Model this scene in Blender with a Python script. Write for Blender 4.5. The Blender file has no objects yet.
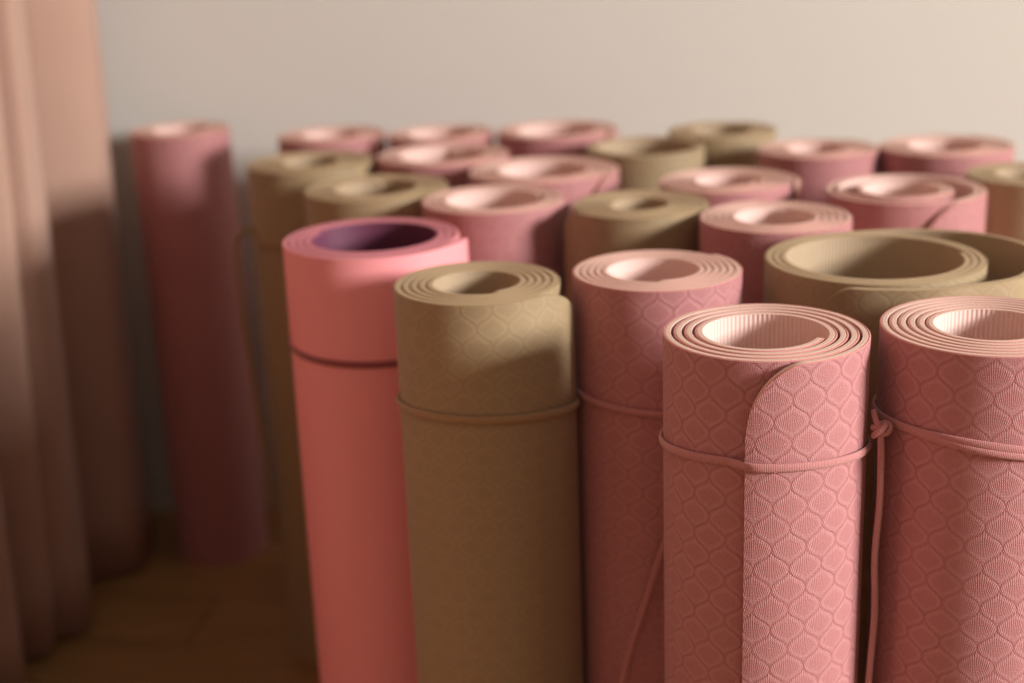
import bpy, bmesh, math, random
from mathutils import Vector
random.seed(7)
S = bpy.context.scene
COL = S.collection
PI = math.pi
TOP = 0.61

# ------------------------------------------------------------------ helpers
def srgb(r, g, b):
    def f(c):
        c /= 255.0
        return c/12.92 if c <= .04045 else ((c+.055)/1.055)**2.4
    return (f(r), f(g), f(b), 1)

def obj(name, bm, mats, parent=None, smooth=True):
    me = bpy.data.meshes.new(name)
    bm.normal_update()
    bm.to_mesh(me); bm.free()
    for m in (mats if isinstance(mats, (list, tuple)) else [mats]):
        me.materials.append(m)
    if smooth:
        me.polygons.foreach_set('use_smooth', [True]*len(me.polygons))
    o = bpy.data.objects.new(name, me)
    COL.objects.link(o)
    if parent: o.parent = parent
    return o

def thing(name, label, cat, loc, group=None):
    o = bpy.data.objects.new(name, None)
    o.empty_display_size = .05
    COL.objects.link(o); o.location = loc
    o['label'] = label; o['category'] = cat
    if group: o['group'] = group
    return o

def struct(name, bm, m, smooth=False):
    o = obj(name, bm, m, None, smooth); o['kind'] = 'structure'
    return o

def box(bm, x0, x1, y0, y1, z0, z1):
    v = [bm.verts.new(p) for p in ((x0,y0,z0),(x1,y0,z0),(x1,y1,z0),(x0,y1,z0),(x0,y0,z1),(x1,y0,z1),(x1,y1,z1),(x0,y1,z1))]
    for f in ((0,3,2,1),(4,5,6,7),(0,1,5,4),(1,2,6,5),(2,3,7,6),(3,0,4,7)):
        bm.faces.new([v[i] for i in f])

# ------------------------------------------------------------------ node helpers
class NT:
    def __init__(s, name):
        s.m = bpy.data.materials.new(name); s.m.use_nodes = True
        s.t = s.m.node_tree; s.t.nodes.clear()
        s.out = s.t.nodes.new('ShaderNodeOutputMaterial')
        s.b = s.t.nodes.new('ShaderNodeBsdfPrincipled')
        s.t.links.new(s.b.outputs[0], s.out.inputs[0])
    def n(s, typ, **kw):
        x = s.t.nodes.new(typ)
        for k, v in kw.items(): setattr(x, k, v)
        return x
    def l(s, a, b): s.t.links.new(a, b)
    def put(s, sock, v):
        if isinstance(v, (int, float, tuple)): sock.default_value = v
        else: s.l(v, sock)
    def math(s, op, a, b=0.0, c=0.0):
        x = s.n('ShaderNodeMath', operation=op)
        s.put(x.inputs[0], a); s.put(x.inputs[1], b); s.put(x.inputs[2], c)
        return x.outputs[0]
    def mix(s, f, a, b):
        x = s.n('ShaderNodeMix', data_type='RGBA')
        s.put(x.inputs[0], f); s.put(x.inputs[6], a); s.put(x.inputs[7], b)
        return x.outputs[2]
    def smooth(s, x, lo, hi, a=0.0, b=1.0):
        r = s.n('ShaderNodeMapRange', interpolation_type='SMOOTHSTEP')
        s.put(r.inputs[0], x); s.put(r.inputs[1], lo); s.put(r.inputs[2], hi); s.put(r.inputs[3], a); s.put(r.inputs[4], b)
        return r.outputs[0]
    def noise(s, vec, scale, detail=3.0, rough=.5):
        x = s.n('ShaderNodeTexNoise'); s.put(x.inputs['Vector'], vec)
        x.inputs['Scale'].default_value = scale; x.inputs['Detail'].default_value = detail; x.inputs['Roughness'].default_value = rough
        return x.outputs[0]
    def bump(s, h, dist, strength=1.0):
        x = s.n('ShaderNodeBump'); s.l(h, x.inputs['Height'])
        x.inputs['Distance'].default_value = dist; x.inputs['Strength'].default_value = strength
        s.l(x.outputs[0], s.b.inputs['Normal'])

PU, PV = .0235, .0290       # size of one petal of the embossed net

def petal_mat(name, base, light, depth=.0006, sheen=.15, groove=.55):
    """Outer face of a mat: net of petal outlines with fine ribs inside each petal."""
    s = NT(name)
    uv = s.n('ShaderNodeUVMap', uv_map='UVMap')
    sep = s.n('ShaderNodeSeparateXYZ'); s.l(uv.outputs[0], sep.inputs[0])
    u = s.math('DIVIDE', sep.outputs[0], PU)
    v = s.math('DIVIDE', sep.outputs[1], PV)
    ph0 = s.math('MULTIPLY', v, 2*PI)
    ph = ph0
    cx = s.math('COSINE', ph)
    sx = s.math('SUBTRACT', s.math('MULTIPLY', cx, 1.22), s.math('MULTIPLY', s.math('MULTIPLY', cx, s.math('MULTIPLY', cx, cx)), .22))
    w = s.math('ADD', s.math('MULTIPLY', sx, .25), .25)
    du = s.math('SUBTRACT', u, s.math('ROUND', u))
    adu = s.math('ABSOLUTE', du)
    raw = s.math('SUBTRACT', adu, w)
    slope = s.math('MULTIPLY', s.math('SINE', ph), 1.6)
    nrm = s.math('SQRT', s.math('ADD', s.math('MULTIPLY', slope, slope), 1.0))
    e = s.math('DIVIDE', s.math('ABSOLUTE', raw), nrm)            # distance to the petal outline
    inA = s.math('LESS_THAN', raw, 0.0)
    dvA = s.math('SUBTRACT', v, s.math('ROUND', v))
    dvB = s.math('SUBTRACT', s.math('SUBTRACT', v, s.math('FLOOR', v)), .5)
    duB = s.math('SUBTRACT', s.math('SUBTRACT', u, s.math('FLOOR', u)), .5)
    cu = s.math('ADD', s.math('MULTIPLY', inA, du), s.math('MULTIPLY', s.math('SUBTRACT', 1.0, inA), duB))
    cv = s.math('ADD', s.math('MULTIPLY', inA, dvA), s.math('MULTIPLY', s.math('SUBTRACT', 1.0, inA), dvB))
    ang = s.math('ARCTAN2', cu, s.math('ADD', cv, .95))
    rad = s.math('SQRT', s.math('ADD', s.math('MULTIPLY', cu, cu), s.math('POWER', s.math('ADD', cv, .95), 2.0)))
    ribs = s.math('SINE', s.math('MULTIPLY', ang, 120.0))
    dots = s.math('SINE', s.math('MULTIPLY', rad, 90.0))
    nz = s.noise(uv.outputs[0], 900.0, 2.0)
    line = s.smooth(e, .004, .030, -1.0, 0.0)                      # the groove
    lip = s.math('MULTIPLY', s.smooth(e, .02, .09), s.smooth(e, .07, .20, 1.0, 0.0))
    # grooves fade and come back over the sheet as a press leaves them
    fade = s.smooth(s.noise(uv.outputs[0], 42.0, 1.0), .35, .62, .35, 1.0)
    fine = s.math('ADD', s.math('MULTIPLY', ribs, .26), s.math('MULTIPLY', s.math('MULTIPLY', ribs, dots), .16))
    fine = s.math('ADD', fine, s.math('MULTIPLY', s.math('SUBTRACT', nz, .5), 1.1))
    h = s.math('ADD', s.math('ADD', s.math('MULTIPLY', line, s.math('MULTIPLY', fade, .8)), s.math('MULTIPLY', lip, .35)), fine)
    s.bump(h, depth)
    tone = s.math('ADD', s.math('MULTIPLY', lip, .42), s.math('MULTIPLY', s.math('ADD', fine, .35), .8))
    tone = s.math('ADD', s.math('MULTIPLY', line, groove), tone)
    tone.node.use_clamp = True
    c = s.mix(tone, base, light)
    s.l(c, s.b.inputs['Base Color'])
    s.b.inputs['Roughness'].default_value = .55
    s.b.inputs['Specular IOR Level'].default_value = .45
    s.b.inputs['Sheen Weight'].default_value = sheen
    s.b.inputs['Sheen Roughness'].default_value = .5
    return s.m

def plain_mat(name, c, rough=.6, noise_scale=600, depth=.0002, spec=.4, c2=None):
    s = NT(name)
    tc = s.n('ShaderNodeTexCoord')
    nz = s.noise(tc.outputs['Object'], noise_scale, 3.0)
    s.bump(nz, depth)
    if c2 is None: c2 = tuple(min(1, x*1.14) for x in c[:3])+(1,)
    s.l(s.mix(nz, c, c2), s.b.inputs['Base Color'])
    s.b.inputs['Roughness'].default_value = rough
    s.b.inputs['Specular IOR Level'].default_value = spec
    return s.m

def rib_mat(name, c, c2, period=.0036, depth=.0003):
    """Inner face: fine upright ribs."""
    s = NT(name)
    uv = s.n('ShaderNodeUVMap', uv_map='UVMap')
    sep = s.n('ShaderNodeSeparateXYZ'); s.l(uv.outputs[0], sep.inputs[0])
    w = s.math('SINE', s.math('MULTIPLY', sep.outputs[0], 2*PI/period))
    w = s.math('MULTIPLY_ADD', w, .5, .5)
    s.bump(w, depth)
    s.l(s.mix(w, c, c2), s.b.inputs['Base Color'])
    s.b.inputs['Roughness'].default_value = .6
    return s.m

def cord_mat(name, c, c2):
    s = NT(name)
    uv = s.n('ShaderNodeUVMap', uv_map='UVMap')
    sep = s.n('ShaderNodeSeparateXYZ'); s.l(uv.outputs[0], sep.inputs[0])
    a = s.math('SINE', s.math('MULTIPLY', sep.outputs[0], 2*PI/.0011))
    w = s.math('MULTIPLY_ADD', a, .5, .5)
    s.bump(w, .0002)
    s.l(s.mix(w, c, c2), s.b.inputs['Base Color'])
    s.b.inputs['Roughness'].default_value = .8
    s.b.inputs['Sheen Weight'].default_value = .3
    return s.m

PINK = petal_mat('dusty_pink_embossed_foam', srgb(176,110,109), srgb(199,141,140), depth=.00026)
PINK_RIB = rib_mat('pale_pink_ribbed_foam', srgb(228,190,178), srgb(238,204,193))
PINK_EDGE = plain_mat('pale_pink_cut_foam', srgb(224,188,170), .75)
PINK_EDGE2 = plain_mat('dusty_pink_cut_foam', srgb(199,132,122), .7)
OLIVE = petal_mat('olive_embossed_foam', srgb(153,130,96), srgb(172,149,113), depth=.00012, groove=.1)
OLIVE_RIB = rib_mat('olive_ribbed_foam', srgb(172,146,116), srgb(186,162,132))
OLIVE_EDGE = plain_mat('tan_cut_foam', srgb(184,158,124), .75)
OLIVE_EDGE2 = plain_mat('olive_cut_foam', srgb(150,126,88), .7)
CORAL = plain_mat('coral_pink_foam', srgb(248,157,160), .5, 900, .00015)
CORAL_EDGE = plain_mat('rose_cut_foam', srgb(220,138,142), .65)
PLUM = plain_mat('plum_foam', srgb(104,54,76), .55, 900, .00015)
PLUM_EDGE = plain_mat('mauve_cut_foam', srgb(168,92,112), .65)
CORD_PINK = cord_mat('dusty_pink_elastic', srgb(176,108,106), srgb(206,142,136))
CORD_TAN = cord_mat('tan_elastic', srgb(150,116,76), srgb(178,144,100))
CORD_RED = cord_mat('rosewood_elastic', srgb(140,62,66), srgb(160,80,80))

KIND = {
    'pink':  dict(top=[PINK, PINK_EDGE2], back=[PINK_RIB, PINK_EDGE], T=.0050, split=.25, cord=CORD_PINK),
    'olive': dict(top=[OLIVE, OLIVE_EDGE2], back=[OLIVE_RIB, OLIVE_EDGE], T=.0056, split=.25, cord=CORD_TAN),
    'coral': dict(top=[CORAL, CORAL_EDGE], back=[PLUM, PLUM_EDGE], T=.0060, split=.55, cord=CORD_RED),
}

# ------------------------------------------------------------------ rolled mats
def ease(x): return x*x*(3-2*x)

def make_spiral(Ro, Ri, n, T, end_deg, cw, gap_dir, gap_k=.9, loose=None, jitter=0, lift=.0, squash=0):
    """Stations of the sheet's OUTER face from the inner end to the outer end: (x, y, nx, ny, arc)."""
    d = -1 if cw else 1
    N = int(84*n)
    th_end = math.radians(end_deg); tot = 2*PI*n
    g = max((Ro-Ri-T)/n - T, .00012)
    rr = random.Random(jitter)
    p1, p2 = rr.uniform(0, 6.28), rr.uniform(0, 6.28)
    pts = []
    r = Ri+T
    rs = []
    for i in range(N+1):
        th = th_end - d*tot*(1-i/N)
        rs.append((th, r))
        r += (T + g*(1+gap_k*math.cos(th-math.radians(gap_dir)) + .3*math.sin(2*th+p1)*(1-gap_k*.5)))*(1/84)
    k = Ro - rs[-1][1]
    out = []
    for i, (th, r) in enumerate(rs):
        left = tot*(1-i/N)                           # angle still to go before the outer end
        r += k
        if loose:
            dl = math.degrees(left)
            for a in range(len(loose)-1):
                (a0, e0), (a1, e1) = loose[a], loose[a+1]
                if a0 >= dl >= a1:
                    r += e0 + (e1-e0)*ease((a0-dl)/(a0-a1))
        if lift:                                     # the free end stands a little off the roll
            dl = math.degrees(left)
            if dl < 40: r += lift*ease(1-dl/40)
        out.append([r*math.cos(th)*(1+squash), r*math.sin(th)*(1-squash)])
    st = []; s = 0
    for i in range(N+1):
        a = out[max(i-1, 0)]; b = out[min(i+1, N)]
        tx, ty = b[0]-a[0], b[1]-a[1]; L = math.hypot(tx, ty) or 1
        nx, ny = (ty/L, -tx/L) if d > 0 else (-ty/L, tx/L)
        if i: s += math.hypot(out[i][0]-out[i-1][0], out[i][1]-out[i-1][1])
        st.append((out[i][0], out[i][1], nx, ny, s))
    return st

def resample_ends(st, rc):
    """More stations near both ends so that rounded corners are smooth."""
    L = st[-1][4]; res = []
    for i in range(len(st)-1):
        a, b = st[i], st[i+1]
        near = a[4] < rc or b[4] > L-rc
        m = 4 if near else 1
        for k in range(m):
            f = k/m
            res.append(tuple(a[q]+(b[q]-a[q])*f for q in range(5)))
    res.append(st[-1])
    return res

def corner_drop(s, L, rc_in, rc_out, tall=1.25):
    def q(dst, rc, k):
        if rc <= 0 or dst >= rc: return 0
        x = rc-dst
        return (rc-math.sqrt(max(rc*rc-x*x, 0)))*k
    return max(q(s, rc_in, 1), q(L-s, rc_out, tall))

def ribbon(st, o0, o1, rc_in, rc_out, H, u0, flip_outer, tall):
    """Solid sheet between offsets o0 (outer) and o1 (inner) below the outer face. Slot 0 on the wide face, slot 1 on the cut edges."""
    bm = bmesh.new(); uvl = bm.loops.layers.uv.new('UVMap')
    L = st[-1][4]
    rails = []
    for (x, y, nx, ny, s) in st:
        dz = corner_drop(s, L, rc_in, rc_out, tall)
        zt = H-dz; zb = min(dz, .04)
        b = .0006                                     # softened top edge
        row = [bm.verts.new((x-nx*o0, y-ny*o0, zb)),
               bm.verts.new((x-nx*o0, y-ny*o0, zt-b)),
               bm.verts.new((x-nx*(o0+b), y-ny*(o0+b), zt)),
               bm.verts.new((x-nx*(o1-b*.5), y-ny*(o1-b*.5), zt)),
               bm.verts.new((x-nx*o1, y-ny*o1, zt-b*.5)),
               bm.verts.new((x-nx*o1, y-ny*o1, zb))]
        rails.append((row, s))
    n = 6
    for i in range(len(rails)-1):
        (r0, s0), (r1, s1) = rails[i], rails[i+1]
        for k in range(n):
            k2 = (k+1) % n
            f = bm.faces.new((r0[k], r1[k], r1[k2], r0[k2]))
            wide = (k == 0 and flip_outer) or (k == 4 and not flip_outer)
            f.material_index = 0 if (wide or (k in (0, 4) and flip_outer)) else 1
            if k in (4,) and not flip_outer: f.material_index = 0
            for lp in f.loops:
                ss = s0 if lp.vert in r0 else s1
                lp[uvl].uv = (ss+u0, lp.vert.co.z+u0*.37)
    for row in (rails[0][0], rails[-1][0]):
        f = bm.faces.new(row); f.material_index = 1
    bmesh.ops.recalc_face_normals(bm, faces=bm.faces)
    for e in bm.edges:
        if len(e.link_faces) == 2 and e.link_faces[0].normal.angle(e.link_faces[1].normal, 0) > .5:
            e.smooth = False
    return bm

def profile(st):
    """Greatest radius around the roll for each degree."""
    P = [0]*360
    for i in range(len(st)-1):
        for f in (0, .5):
            x = st[i][0]+(st[i+1][0]-st[i][0])*f; y = st[i][1]+(st[i+1][1]-st[i][1])*f
            a = int(math.degrees(math.atan2(y, x))) % 360
            P[a] = max(P[a], math.hypot(x, y))
    for a in range(360):
        if P[a] == 0: P[a] = max(P[a-1], P[(a+1) % 360])
    Q = [max(P[(a+k) % 360] for k in range(-4, 5)) for a in range(360)]
    return [sum(Q[(a+k) % 360] for k in range(-6, 7))/13 for a in range(360)]

def tube(path, w, t, ups=None, closed=False, seg=10, taper=False):
    """Flattened cord: w = half height, t = half thickness. path of Vectors; ups = direction of the wide axis."""
    bm = bmesh.new(); uvl = bm.loops.layers.uv.new('UVMap')
    N = len(path); rings = []; s = 0
    for i in range(N):
        a = path[(i-1) % N] if closed or i > 0 else path[i]
        b = path[(i+1) % N] if closed or i < N-1 else path[i]
        tg = (b-a).normalized()
        up = ups[i] if ups else Vector((0, 0, 1))
        up = (up - tg*up.dot(tg)).normalized()
        sd = tg.cross(up)
        if i: s += (path[i]-path[i-1]).length
        ring = []
        for k in range(seg):
            an = 2*PI*k/seg
            ring.append(bm.verts.new(path[i] + up*(w*math.cos(an)) + sd*(t*math.sin(an))))
        rings.append((ring, s))
    cnt = N if closed else N-1
    for i in range(cnt):
        (r0, s0), (r1, s1) = rings[i], rings[(i+1) % N]
        if s1 < s0: s1 = s0 + (path[0]-path[-1]).length
        for k in range(seg):
            k2 = (k+1) % seg
            f = bm.faces.new((r0[k], r1[k], r1[k2], r0[k2]))
            for lp in f.loops:
                lp[uvl].uv = (s0 if lp.vert in r0 else s1, k/seg)
    if not closed:
        for r, _ in (rings[0], rings[-1]):
            bm.faces.new(r)
    bmesh.ops.recalc_face_normals(bm, faces=bm.faces)
    return bm

def strap(prof, z0, amp, amp_deg, w, t, mat, parent, wob=0, name='strap', a0=0, a1=360, off=.0):
    closed = (a1-a0 >= 360)
    step = 3; path = []
    for a in range(a0, a1 if closed else a1+1, step):
        r = prof[a % 360]+t+.0003+off
        z = z0+amp*math.cos(math.radians(a-amp_deg))+wob*math.sin(math.radians(3*a+40))
        path.append(Vector((r*math.cos(math.radians(a)), r*math.sin(math.radians(a)), z)))
    return obj(name, tube(path, w, t, closed=closed), mat, parent)

def bez(pts, n=12):
    """Catmull-Rom through the points."""
    P = [Vector(p) for p in pts]; res = []
    for i in range(len(P)-1):
        p0 = P[max(i-1, 0)]; p1 = P[i]; p2 = P[i+1]; p3 = P[min(i+2, len(P)-1)]
        for k in range(n):
            t = k/n
            res.append(.5*((2*p1)+(-p0+p2)*t+(2*p0-5*p1+4*p2-p3)*t*t+(-p0+3*p1-3*p2+p3)*t**3))
    res.append(P[-1])
    return res

def knot(center, parent, mat, s=1.0):
    """Two crossed loops of cord pulled into a small knot."""
    path = []
    for i in range(60):
        a = 2*PI*i/60*2
        r = .0042+.0018*math.cos(1.5*a)
        path.append(Vector(center)+Vector((r*math.cos(a)*1.1, r*math.sin(a)*.8, .0030*math.sin(1.5*a)+.0015*math.cos(a)))*s)
    return obj('knot', tube(path, .0024*s, .0020*s, closed=True), mat, parent)

MATS = {}
def mat_roll(key, kind, X, Y, Ro, hole, n, end, cw, label, gap=0, gap_k=.9, rc_out=.03, rc_in=.012, loose=None,
             lift=0, H=TOP, squash=0, group=None, lean=(0, 0), fit=True, T=None, tall=1.25):
    K = KIND[kind]; T = T or K['T']
    root = thing('rolled_yoga_mat', label, 'yoga mat', (X, Y, 0), group)
    hole = min(hole, Ro-T-n*(T+.00012))
    seed = sum(map(ord, key))
    st = make_spiral(Ro, hole, n, T, end, cw, gap, gap_k, loose, seed, lift, squash)
    if fit:                                           # centre the roll on its own footprint, at the measured width
        xs = [q[0] for q in st]; ys = [q[1] for q in st]
        d = Ro-(max(xs)-min(xs)+max(ys)-min(ys))/4
        st = make_spiral(Ro+d, hole+d, n, T, end, cw, gap, gap_k, loose, seed, lift, squash)
        xs = [q[0] for q in st]; ys = [q[1] for q in st]
        cx = (max(xs)+min(xs))/2; cy = (max(ys)+min(ys))/2
        st = [(q[0]-cx, q[1]-cy)+q[2:] for q in st]
    st = resample_ends(st, max(rc_out, rc_in)+.005)
    sp = T*K['split']
    rnd = sum(map(ord, key))*.013
    obj('top_layer', ribbon(st, 0, sp, rc_in, rc_out, H, rnd, True, tall), K['top'], root)
    obj('backing_layer', ribbon(st, sp, T, rc_in, rc_out, H, 0, False, tall), K['back'], root)
    root.rotation_euler = (math.radians(lean[0]), math.radians(lean[1]), 0)
    MATS[key] = (root, profile(st), K)
    return root

G_P = 'dusty pink rolled yoga mats'; G_O = 'olive rolled yoga mats'
mat_roll('A', 'pink', .1690, .914, .0692, .0335, 4.258, -108, True,
         "sharply focused dusty pink rolled mat with its rounded free end on the front", gap=20, gap_k=.65, rc_out=.040, lift=.0014, T=.0054, group=G_P)
mat_roll('B', 'pink', .318, .913, .0711, .0300, 6, 10, True,
         "dusty pink rolled mat in front at the right frame edge, strap knotted on its left", gap=150, gap_k=.9, rc_out=.03, group=G_P)
mat_roll('C', 'olive', -.0205, 1.072, .0677, .0293, 5.2, -8, False,
         "olive strapped rolled mat in front, immediately right of the smooth coral mat", gap=120, gap_k=.6, rc_out=.050, tall=.75, lift=.0045, group=G_O)
mat_roll('S', 'coral', -.117, 1.240, .0802, .0500, 3.6, 0, False,
         'smooth coral pink rolled yoga mat with a plum coloured inside', gap=60, gap_k=.7, rc_out=.06, tall=.09, lift=.0005, T=.0064)
mat_roll('P5', 'pink', .1155, 1.090, .0655, .0300, 5.45, 60, False,
         "dusty pink rolled mat between the strapped olive mat and the sharply focused pink mat", gap=200, gap_k=.9, group=G_P)
mat_roll('BIG', 'olive', .290, 1.103, .0915, .0705, 3.39, -130, True,
         'wide olive yoga mat rolled loosely, its outer turn standing away from the rest', gap=60, gap_k=.8, rc_out=.03,
         loose=[(2000, 0), (318, 0), (228, .001), (140, .042), (95, .029), (62, .015), (25, .009), (0, .007)], group=G_O, fit=False)
mat_roll('P7', 'pink', .240, 1.264, .0680, .0300, 5, 75, True,
         "dusty pink rolled mat just behind and left of the wide loose olive mat", gap=170, gap_k=.9, group=G_P)
mat_roll('P8', 'pink', .383, 1.358, .0755, .0500, 3.4, -94, True,
         "dusty pink rolled mat with a wide, loosely wound mouth, behind the wide loose olive mat", gap=60, gap_k=.9, rc_out=.045,
         loose=[(2000, 0), (800, 0), (560, .018), (0, .018)], group=G_P)
mat_roll('O9', 'olive', .122, 1.338, .0671, .0235, 6, 185, True,
         "olive rolled mat with a narrow hole in the middle of the cluster", gap=40, gap_k=.6, rc_out=.03, lift=.004, group=G_O)
mat_roll('P10', 'pink', -.010, 1.387, .0720, .0420, 4, 10, False,
         "dusty pink rolled mat directly behind the strapped front olive mat", gap=60, gap_k=.5, rc_out=.05, tall=.6, lift=.001, group=G_P)
mat_roll('O11', 'olive', -.134, 1.470, .0746, .0360, 5, 80, False,
         "olive rolled mat with a wide hole directly behind the smooth coral mat", gap=60, gap_k=.5, group=G_O)
mat_roll('O12', 'olive', -.223, 1.637, .0721, .0260, 6, -30, False,
         "olive rolled mat at the left end of the cluster, strap loop hanging off its side", gap=60, gap_k=.5, rc_out=.02, group=G_O)
mat_roll('P13', 'pink', .226, 1.437, .0686, .0250, 5, -12, True,
         "dusty pink rolled mat just behind and right of the narrow-holed middle olive mat", gap=60, gap_k=.5, rc_out=.006, lift=.001, group=G_P)
mat_roll('P14', 'pink', .041, 1.534, .0800, .0400, 5, -58, True,
         "dusty pink rolled mat with rounded free end, behind and left of the narrow-holed olive mat", gap=60, gap_k=.5, rc_out=.045, lift=.0005, group=G_P)
mat_roll('P15', 'pink', -.071, 1.653, .0770, .0440, 4, 80, True,
         "dusty pink rolled mat behind and right of the olive mat with a wide hole", gap=60, gap_k=.5, group=G_P)
mat_roll('P16', 'pink', -.219, 1.833, .0675, .0300, 5, -40, True,
         "leftmost dusty pink rolled mat of the clustered back row, behind the leftmost olive mat", gap=60, gap_k=.5, rc_out=.03, lift=.002, group=G_P)
mat_roll('P17', 'pink', -.079, 1.811, .0674, .0350, 4, 80, False,
         "second dusty pink rolled mat from the left in the clustered back row", gap=60, gap_k=.5, group=G_P)
mat_roll('P18', 'pink', .067, 1.804, .0750, .0450, 3.6, -50, True,
         "dusty pink rolled mat with a bright mouth, back row, left of the olive ones", gap=60, gap_k=.7, rc_out=.045, lift=.004, group=G_P)
mat_roll('O19', 'olive', .163, 1.655, .0685, .0560, 1.9, -30, False,
         "olive rolled mat with a very wide hole, half hidden behind the middle mats", gap=60, gap_k=.5, rc_out=.01, group=G_O)
mat_roll('O20', 'olive', .266, 1.752, .0660, .0330, 5, 80, False,
         "olive rolled mat farthest back, nearest the wall among the olive ones", gap=60, gap_k=.5, group=G_O)
mat_roll('P21', 'pink', .350, 1.598, .0660, .0260, 5, 70, False,
         "dusty pink rolled mat in the back row just right of the farthest olive mat", gap=60, gap_k=.5, group=G_P)
mat_roll('P22', 'pink', .490, 1.586, .0727, .0330, 5, 70, False,
         "rightmost dusty pink rolled mat of the back row", gap=20, gap_k=.9, group=G_P)
mat_roll('O23', 'olive', .524, 1.410, .0640, .0300, 5, 70, False,
         "olive rolled mat cut by the right frame edge, behind the wide loose one", gap=60, gap_k=.5, group=G_O)
mat_roll('P24', 'pink', -.432, 1.926, .0661, .0320, 5, 60, True,
         "dusty pink rolled mat standing apart beside the curtain", gap=60, gap_k=.7, rc_out=.02, group=G_P)

# ------------------------------------------------------------------ straps
r, p, K = MATS['A']
strap(p, .5335, .0090, -100, .0030, .0013, K['cord'], r)
r, p, K = MATS['B']
sb = strap(p, .5415, .0120, 212, .0030, .0013, K['cord'], r, wob=.0008)
strap(p, .5398, .0125, 205, .0024, .0012, K['cord'], sb, wob=-.0010, name='second_strand', a0=214, a1=330, off=.0008)
knot((-.0790, -.0330, .5510), sb, K['cord'], .9)
tail = bez([(-.0800, -.0340, .5525), (-.0825, -.0320, .558), (-.083, -.028, .563)])
obj('strap_end', tube(tail, .0022, .0018), K['cord'], sb)
tail = bez([(-.0795, -.0340, .551), (-.0790, -.036, .534), (-.0785, -.036, .50), (-.0800, -.035, .46), (-.0785, -.035, .42), (-.0800, -.035, .38), (-.0815, -.034, .33), (-.083, -.034, .27)])
obj('strap_end', tube(tail, .0024, .0020, ups=[Vector((1, .3, 0))]*len(tail)), K['cord'], sb)
r, p, K = MATS['C']
strap(p, .5150, .0070, -115, .0032, .0013, K['cord'], r)
r, p, K = MATS['S']
strap(p, .5205, .0030, 90, .0030, .0008, K['cord'], r)
r, p, K = MATS['P5']
s5 = strap(p, .5130, .0050, 180, .0028, .0013, K['cord'], r)
tail = bez([(.055, -.045, .511), (.036, -.066, .49), (.004, -.076, .43), (-.016, -.077, .37), (-.036, -.076, .30), (-.045, -.076, .24)])
obj('strap_end', tube(tail, .0030, .0014, ups=[Vector((1, 0, .4))]*len(tail)), K['cord'], s5)
r, p, K = MATS['O12']
s12 = strap(p, .5300, .0030, 0, .0035, .0014, K['cord'], r)
tail = bez([(-.069, -.022, .538), (-.084, -.034, .534), (-.0875, -.036, .50), (-.0860, -.036, .44), (-.080, -.036, .34), (-.075, -.036, .25), (-.072, -.034, .18), (-.0715, -.028, .15)])
obj('strap_loop', tube(tail, .0036, .0032, ups=[Vector((0, 1, 0))]*len(tail)), K['cord'], s12)

# ------------------------------------------------------------------ curtain
def curtain():
    s = NT('dusty_beige_woven_cloth')
    tc = s.n('ShaderNodeTexCoord')
    nz = s.noise(tc.outputs['Object'], 350.0, 4.0, .6)
    big = s.noise(tc.outputs['Object'], 9.0, 2.0)
    s.bump(nz, .0008)
    f = s.math('MULTIPLY_ADD', big, .5, s.math('MULTIPLY', nz, .5))
    s.l(s.mix(f, srgb(174,138,120), srgb(190,154,136)), s.b.inputs['Base Color'])
    s.b.inputs['Roughness'].default_value = .9
    s.b.inputs['Specular IOR Level'].default_value = .15
    s.b.inputs['Sheen Weight'].default_value = .25
    # plan of the folds, from the back corner towards the viewer
    plan = [(-.760, 2.000), (-.70, 1.985), (-.60, 1.975), (-.545, 1.945), (-.530, 1.895), (-.548, 1.845), (-.600, 1.815), (-.690, 1.795), (-.665, 1.750),
            (-.590, 1.718), (-.562, 1.690), (-.566, 1.664), (-.596, 1.655), (-.590, 1.636), (-.600, 1.612), (-.650, 1.590), (-.700, 1.570),
            (-.660, 1.545), (-.605, 1.525), (-.596, 1.495), (-.650, 1.465), (-.720, 1.44), (-.700, 1.405), (-.61, 1.385), (-.60, 1.355), (-.66, 1.32), (-.73, 1.29), (-.68, 1.25)]
    y = 1.21
    while y > -.75:                                   # unseen stretch beside the viewer, added to bounce warm fill onto the mats
        plan += [(-.60, y), (-.60, y-.04), (-.70, y-.09), (-.70, y-.13)]
        y -= .17
    low = bez([(x, y, 0) for x, y in plan], 8)
    bm = bmesh.new(); rows = []
    H = 2.35; nz_ = 26
    for j in range(nz_+1):
        z = .006+(H-.006)*(j/nz_)
        row = []
        for i, q in enumerate(low):
            k = z/H
            x = q.x + .020*math.sin(k*2.1)*math.sin(i*.11+1.0) + .030*k + .004*math.sin(i*.35+k*5)
            xm = -.64
            x = xm+(x-xm)*(1-.18*k)+ .056*k
            y = q.y + .012*math.sin(k*3.2+i*.05)*k
            row.append(bm.verts.new((x, y, z)))
        rows.append(row)
    for j in range(nz_):
        for i in range(len(low)-1):
            bm.faces.new((rows[j][i], rows[j][i+1], rows[j+1][i+1], rows[j+1][i]))
    o = obj('curtain', bm, s.m)
    m = o.modifiers.new('thick', 'SOLIDIFY'); m.thickness = .0022; m.offset = 0
    o['label'] = 'dusty beige floor-length curtain hanging in soft folds at the left'
    o['category'] = 'curtain'
curtain()

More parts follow.
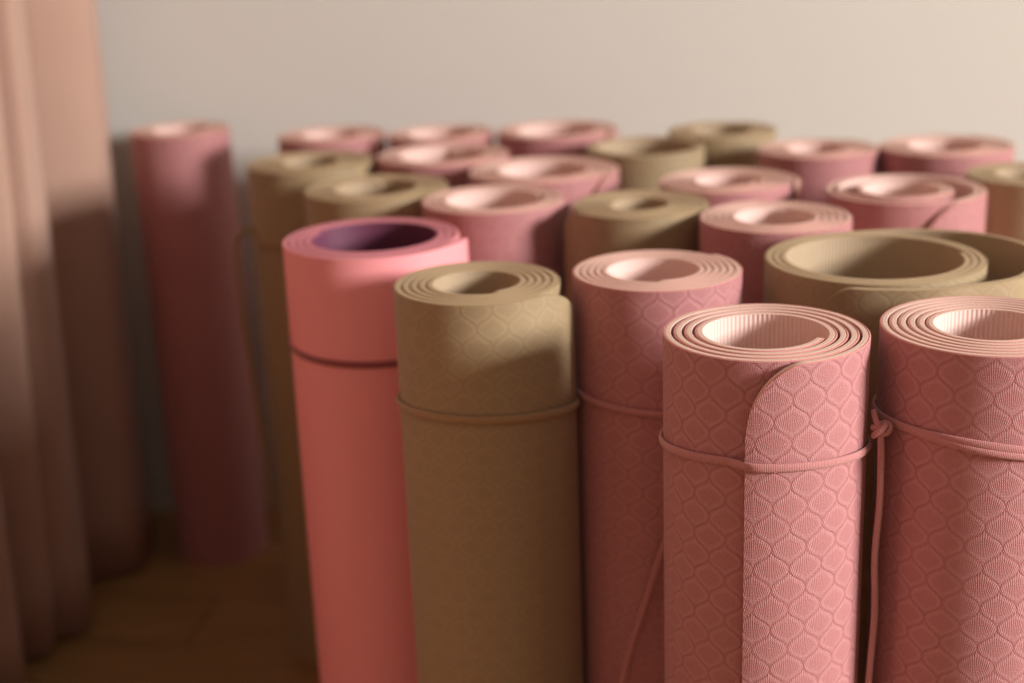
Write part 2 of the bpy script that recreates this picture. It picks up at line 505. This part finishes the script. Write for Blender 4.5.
# ------------------------------------------------------------------ room
def wall_mat():
    s = NT('warm_white_painted_plaster')
    tc = s.n('ShaderNodeTexCoord')
    a = s.noise(tc.outputs['Object'], 1.2, 2.0); b = s.noise(tc.outputs['Object'], 260.0, 3.0)
    s.l(s.mix(a, srgb(208,202,192), srgb(216,210,201)), s.b.inputs['Base Color'])
    s.bump(b, .0005)
    s.b.inputs['Roughness'].default_value = .85
    s.b.inputs['Specular IOR Level'].default_value = .2
    return s.m
WALL = wall_mat()

def floor_mat():
    s = NT('brown_oiled_wood_boards')
    tc = s.n('ShaderNodeTexCoord')
    mp = s.n('ShaderNodeMapping'); s.l(tc.outputs['Object'], mp.inputs[0])
    mp.inputs['Rotation'].default_value = (0, 0, math.radians(8))
    br = s.n('ShaderNodeTexBrick'); s.l(mp.outputs[0], br.inputs['Vector'])
    br.inputs['Scale'].default_value = 1.0
    br.inputs['Brick Width'].default_value = 1.3; br.inputs['Row Height'].default_value = .13
    br.inputs['Mortar Size'].default_value = .0018; br.inputs['Mortar Smooth'].default_value = .3
    br.inputs['Color1'].default_value = srgb(166,124,76); br.inputs['Color2'].default_value = srgb(150,110,64); br.inputs['Mortar'].default_value = srgb(86,56,32)
    mp2 = s.n('ShaderNodeMapping'); s.l(mp.outputs[0], mp2.inputs[0]); mp2.inputs['Scale'].default_value = (2.0, 26.0, 1.0)
    gr = s.noise(mp2.outputs[0], 3.0, 5.0, .6)
    dark = s.mix(s.smooth(gr, .35, .7, 0.0, .55), br.outputs[0], srgb(104,72,38))
    s.l(dark, s.b.inputs['Base Color'])
    s.bump(gr, .0006)
    s.b.inputs['Roughness'].default_value = .45
    return s.m

XL, XR, YB, YF, ZC = -.80, 3.30, 2.06, -1.8, 2.7
bm = bmesh.new(); box(bm, XL-.1, XR+.1, YF, YB+.1, -.08, 0); struct('floor', bm, floor_mat())
bm = bmesh.new(); box(bm, XL-.1, XR+.1, YB, YB+.1, 0, ZC); struct('wall_back', bm, WALL)
bm = bmesh.new(); box(bm, XL-.1, XL, YF, YB, 0, ZC); struct('wall_left', bm, WALL)
WY0, WY1, WZ0, WZ1 = -1.15, -.02, .85, 2.15            # window opening in the right wall
bm = bmesh.new()
box(bm, XR, XR+.1, YF, WY0, 0, ZC); box(bm, XR, XR+.1, WY1, YB, 0, ZC)
box(bm, XR, XR+.1, WY0, WY1, 0, WZ0); box(bm, XR, XR+.1, WY0, WY1, WZ1, ZC)
struct('wall_right', bm, WALL)
WHITE = plain_mat('white_painted_wood', srgb(232,228,220), .5)
bm = bmesh.new()
w = .05
box(bm, XR+.02, XR+.08, WY0, WY1, WZ0, WZ0+w); box(bm, XR+.02, XR+.08, WY0, WY1, WZ1-w, WZ1)
box(bm, XR+.02, XR+.08, WY0, WY0+w, WZ0+w, WZ1-w); box(bm, XR+.02, XR+.08, WY1-w, WY1, WZ0+w, WZ1-w)
struct('window_1', bm, WHITE)

# ------------------------------------------------------------------ light
def area(name, loc, target, sx, sy, power, color):
    l = bpy.data.lights.new(name, 'AREA'); l.shape = 'RECTANGLE'; l.size = sx; l.size_y = sy
    l.energy = power; l.color = color
    o = bpy.data.objects.new(name, l); COL.objects.link(o); o.location = loc
    o.rotation_euler = (Vector(target)-Vector(loc)).to_track_quat('-Z', 'Y').to_euler()
    return o
area('window_daylight', (XR+.35, -.62, 1.60), (.1, 1.2, .6), .85, .75, 275, (1.0, .985, .97))
W = bpy.data.worlds.new('World'); S.world = W; W.use_nodes = True
bg = W.node_tree.nodes['Background']
# indoor surroundings: light comes down from the bright upper room, little from low down
wt = W.node_tree
tcw = wt.nodes.new('ShaderNodeTexCoord'); spw = wt.nodes.new('ShaderNodeSeparateXYZ')
mrw = wt.nodes.new('ShaderNodeMapRange'); mrw.interpolation_type = 'SMOOTHSTEP'
wt.links.new(tcw.outputs['Generated'], spw.inputs[0]); wt.links.new(spw.outputs[2], mrw.inputs[0])
mrw.inputs[1].default_value = .05; mrw.inputs[2].default_value = .9
mrw.inputs[3].default_value = .10; mrw.inputs[4].default_value = .42
wt.links.new(mrw.outputs[0], bg.inputs[1])
mxw = wt.nodes.new('ShaderNodeMix'); mxw.data_type = 'RGBA'
mr2 = wt.nodes.new('ShaderNodeMapRange'); wt.links.new(spw.outputs[2], mr2.inputs[0])
mr2.inputs[1].default_value = 0; mr2.inputs[2].default_value = .6
wt.links.new(mr2.outputs[0], mxw.inputs[0])
mxw.inputs[6].default_value = (1.0, .58, .38, 1); mxw.inputs[7].default_value = (1.0, .92, .84, 1)
wt.links.new(mxw.outputs[2], bg.inputs[0])

# ------------------------------------------------------------------ camera
cd = bpy.data.cameras.new('camera'); cam = bpy.data.objects.new('camera', cd); COL.objects.link(cam)
cd.sensor_width = 36; cd.lens = 1440/1024*36
cam.location = (0, 0, TOP+.285)
from mathutils import Matrix
cam.matrix_world = Matrix.Translation(cam.location) @ Matrix.Rotation(math.radians(90-17.3), 4, 'X') @ Matrix.Rotation(math.radians(CAM_ROLL if 'CAM_ROLL' in globals() else -2.2), 4, 'Z')
cd.dof.use_dof = True; cd.dof.focus_distance = .93; cd.dof.aperture_fstop = 3.2
cd.clip_start = .02
S.camera = cam

S.view_settings.view_transform = 'Standard'; S.view_settings.look = 'None'
S.view_settings.gamma = 1; S.view_settings.use_curve_mapping = False
S.view_settings.exposure = 0.0
S.cycles.use_denoising = True
S.cycles.max_bounces = 8; S.cycles.diffuse_bounces = 6
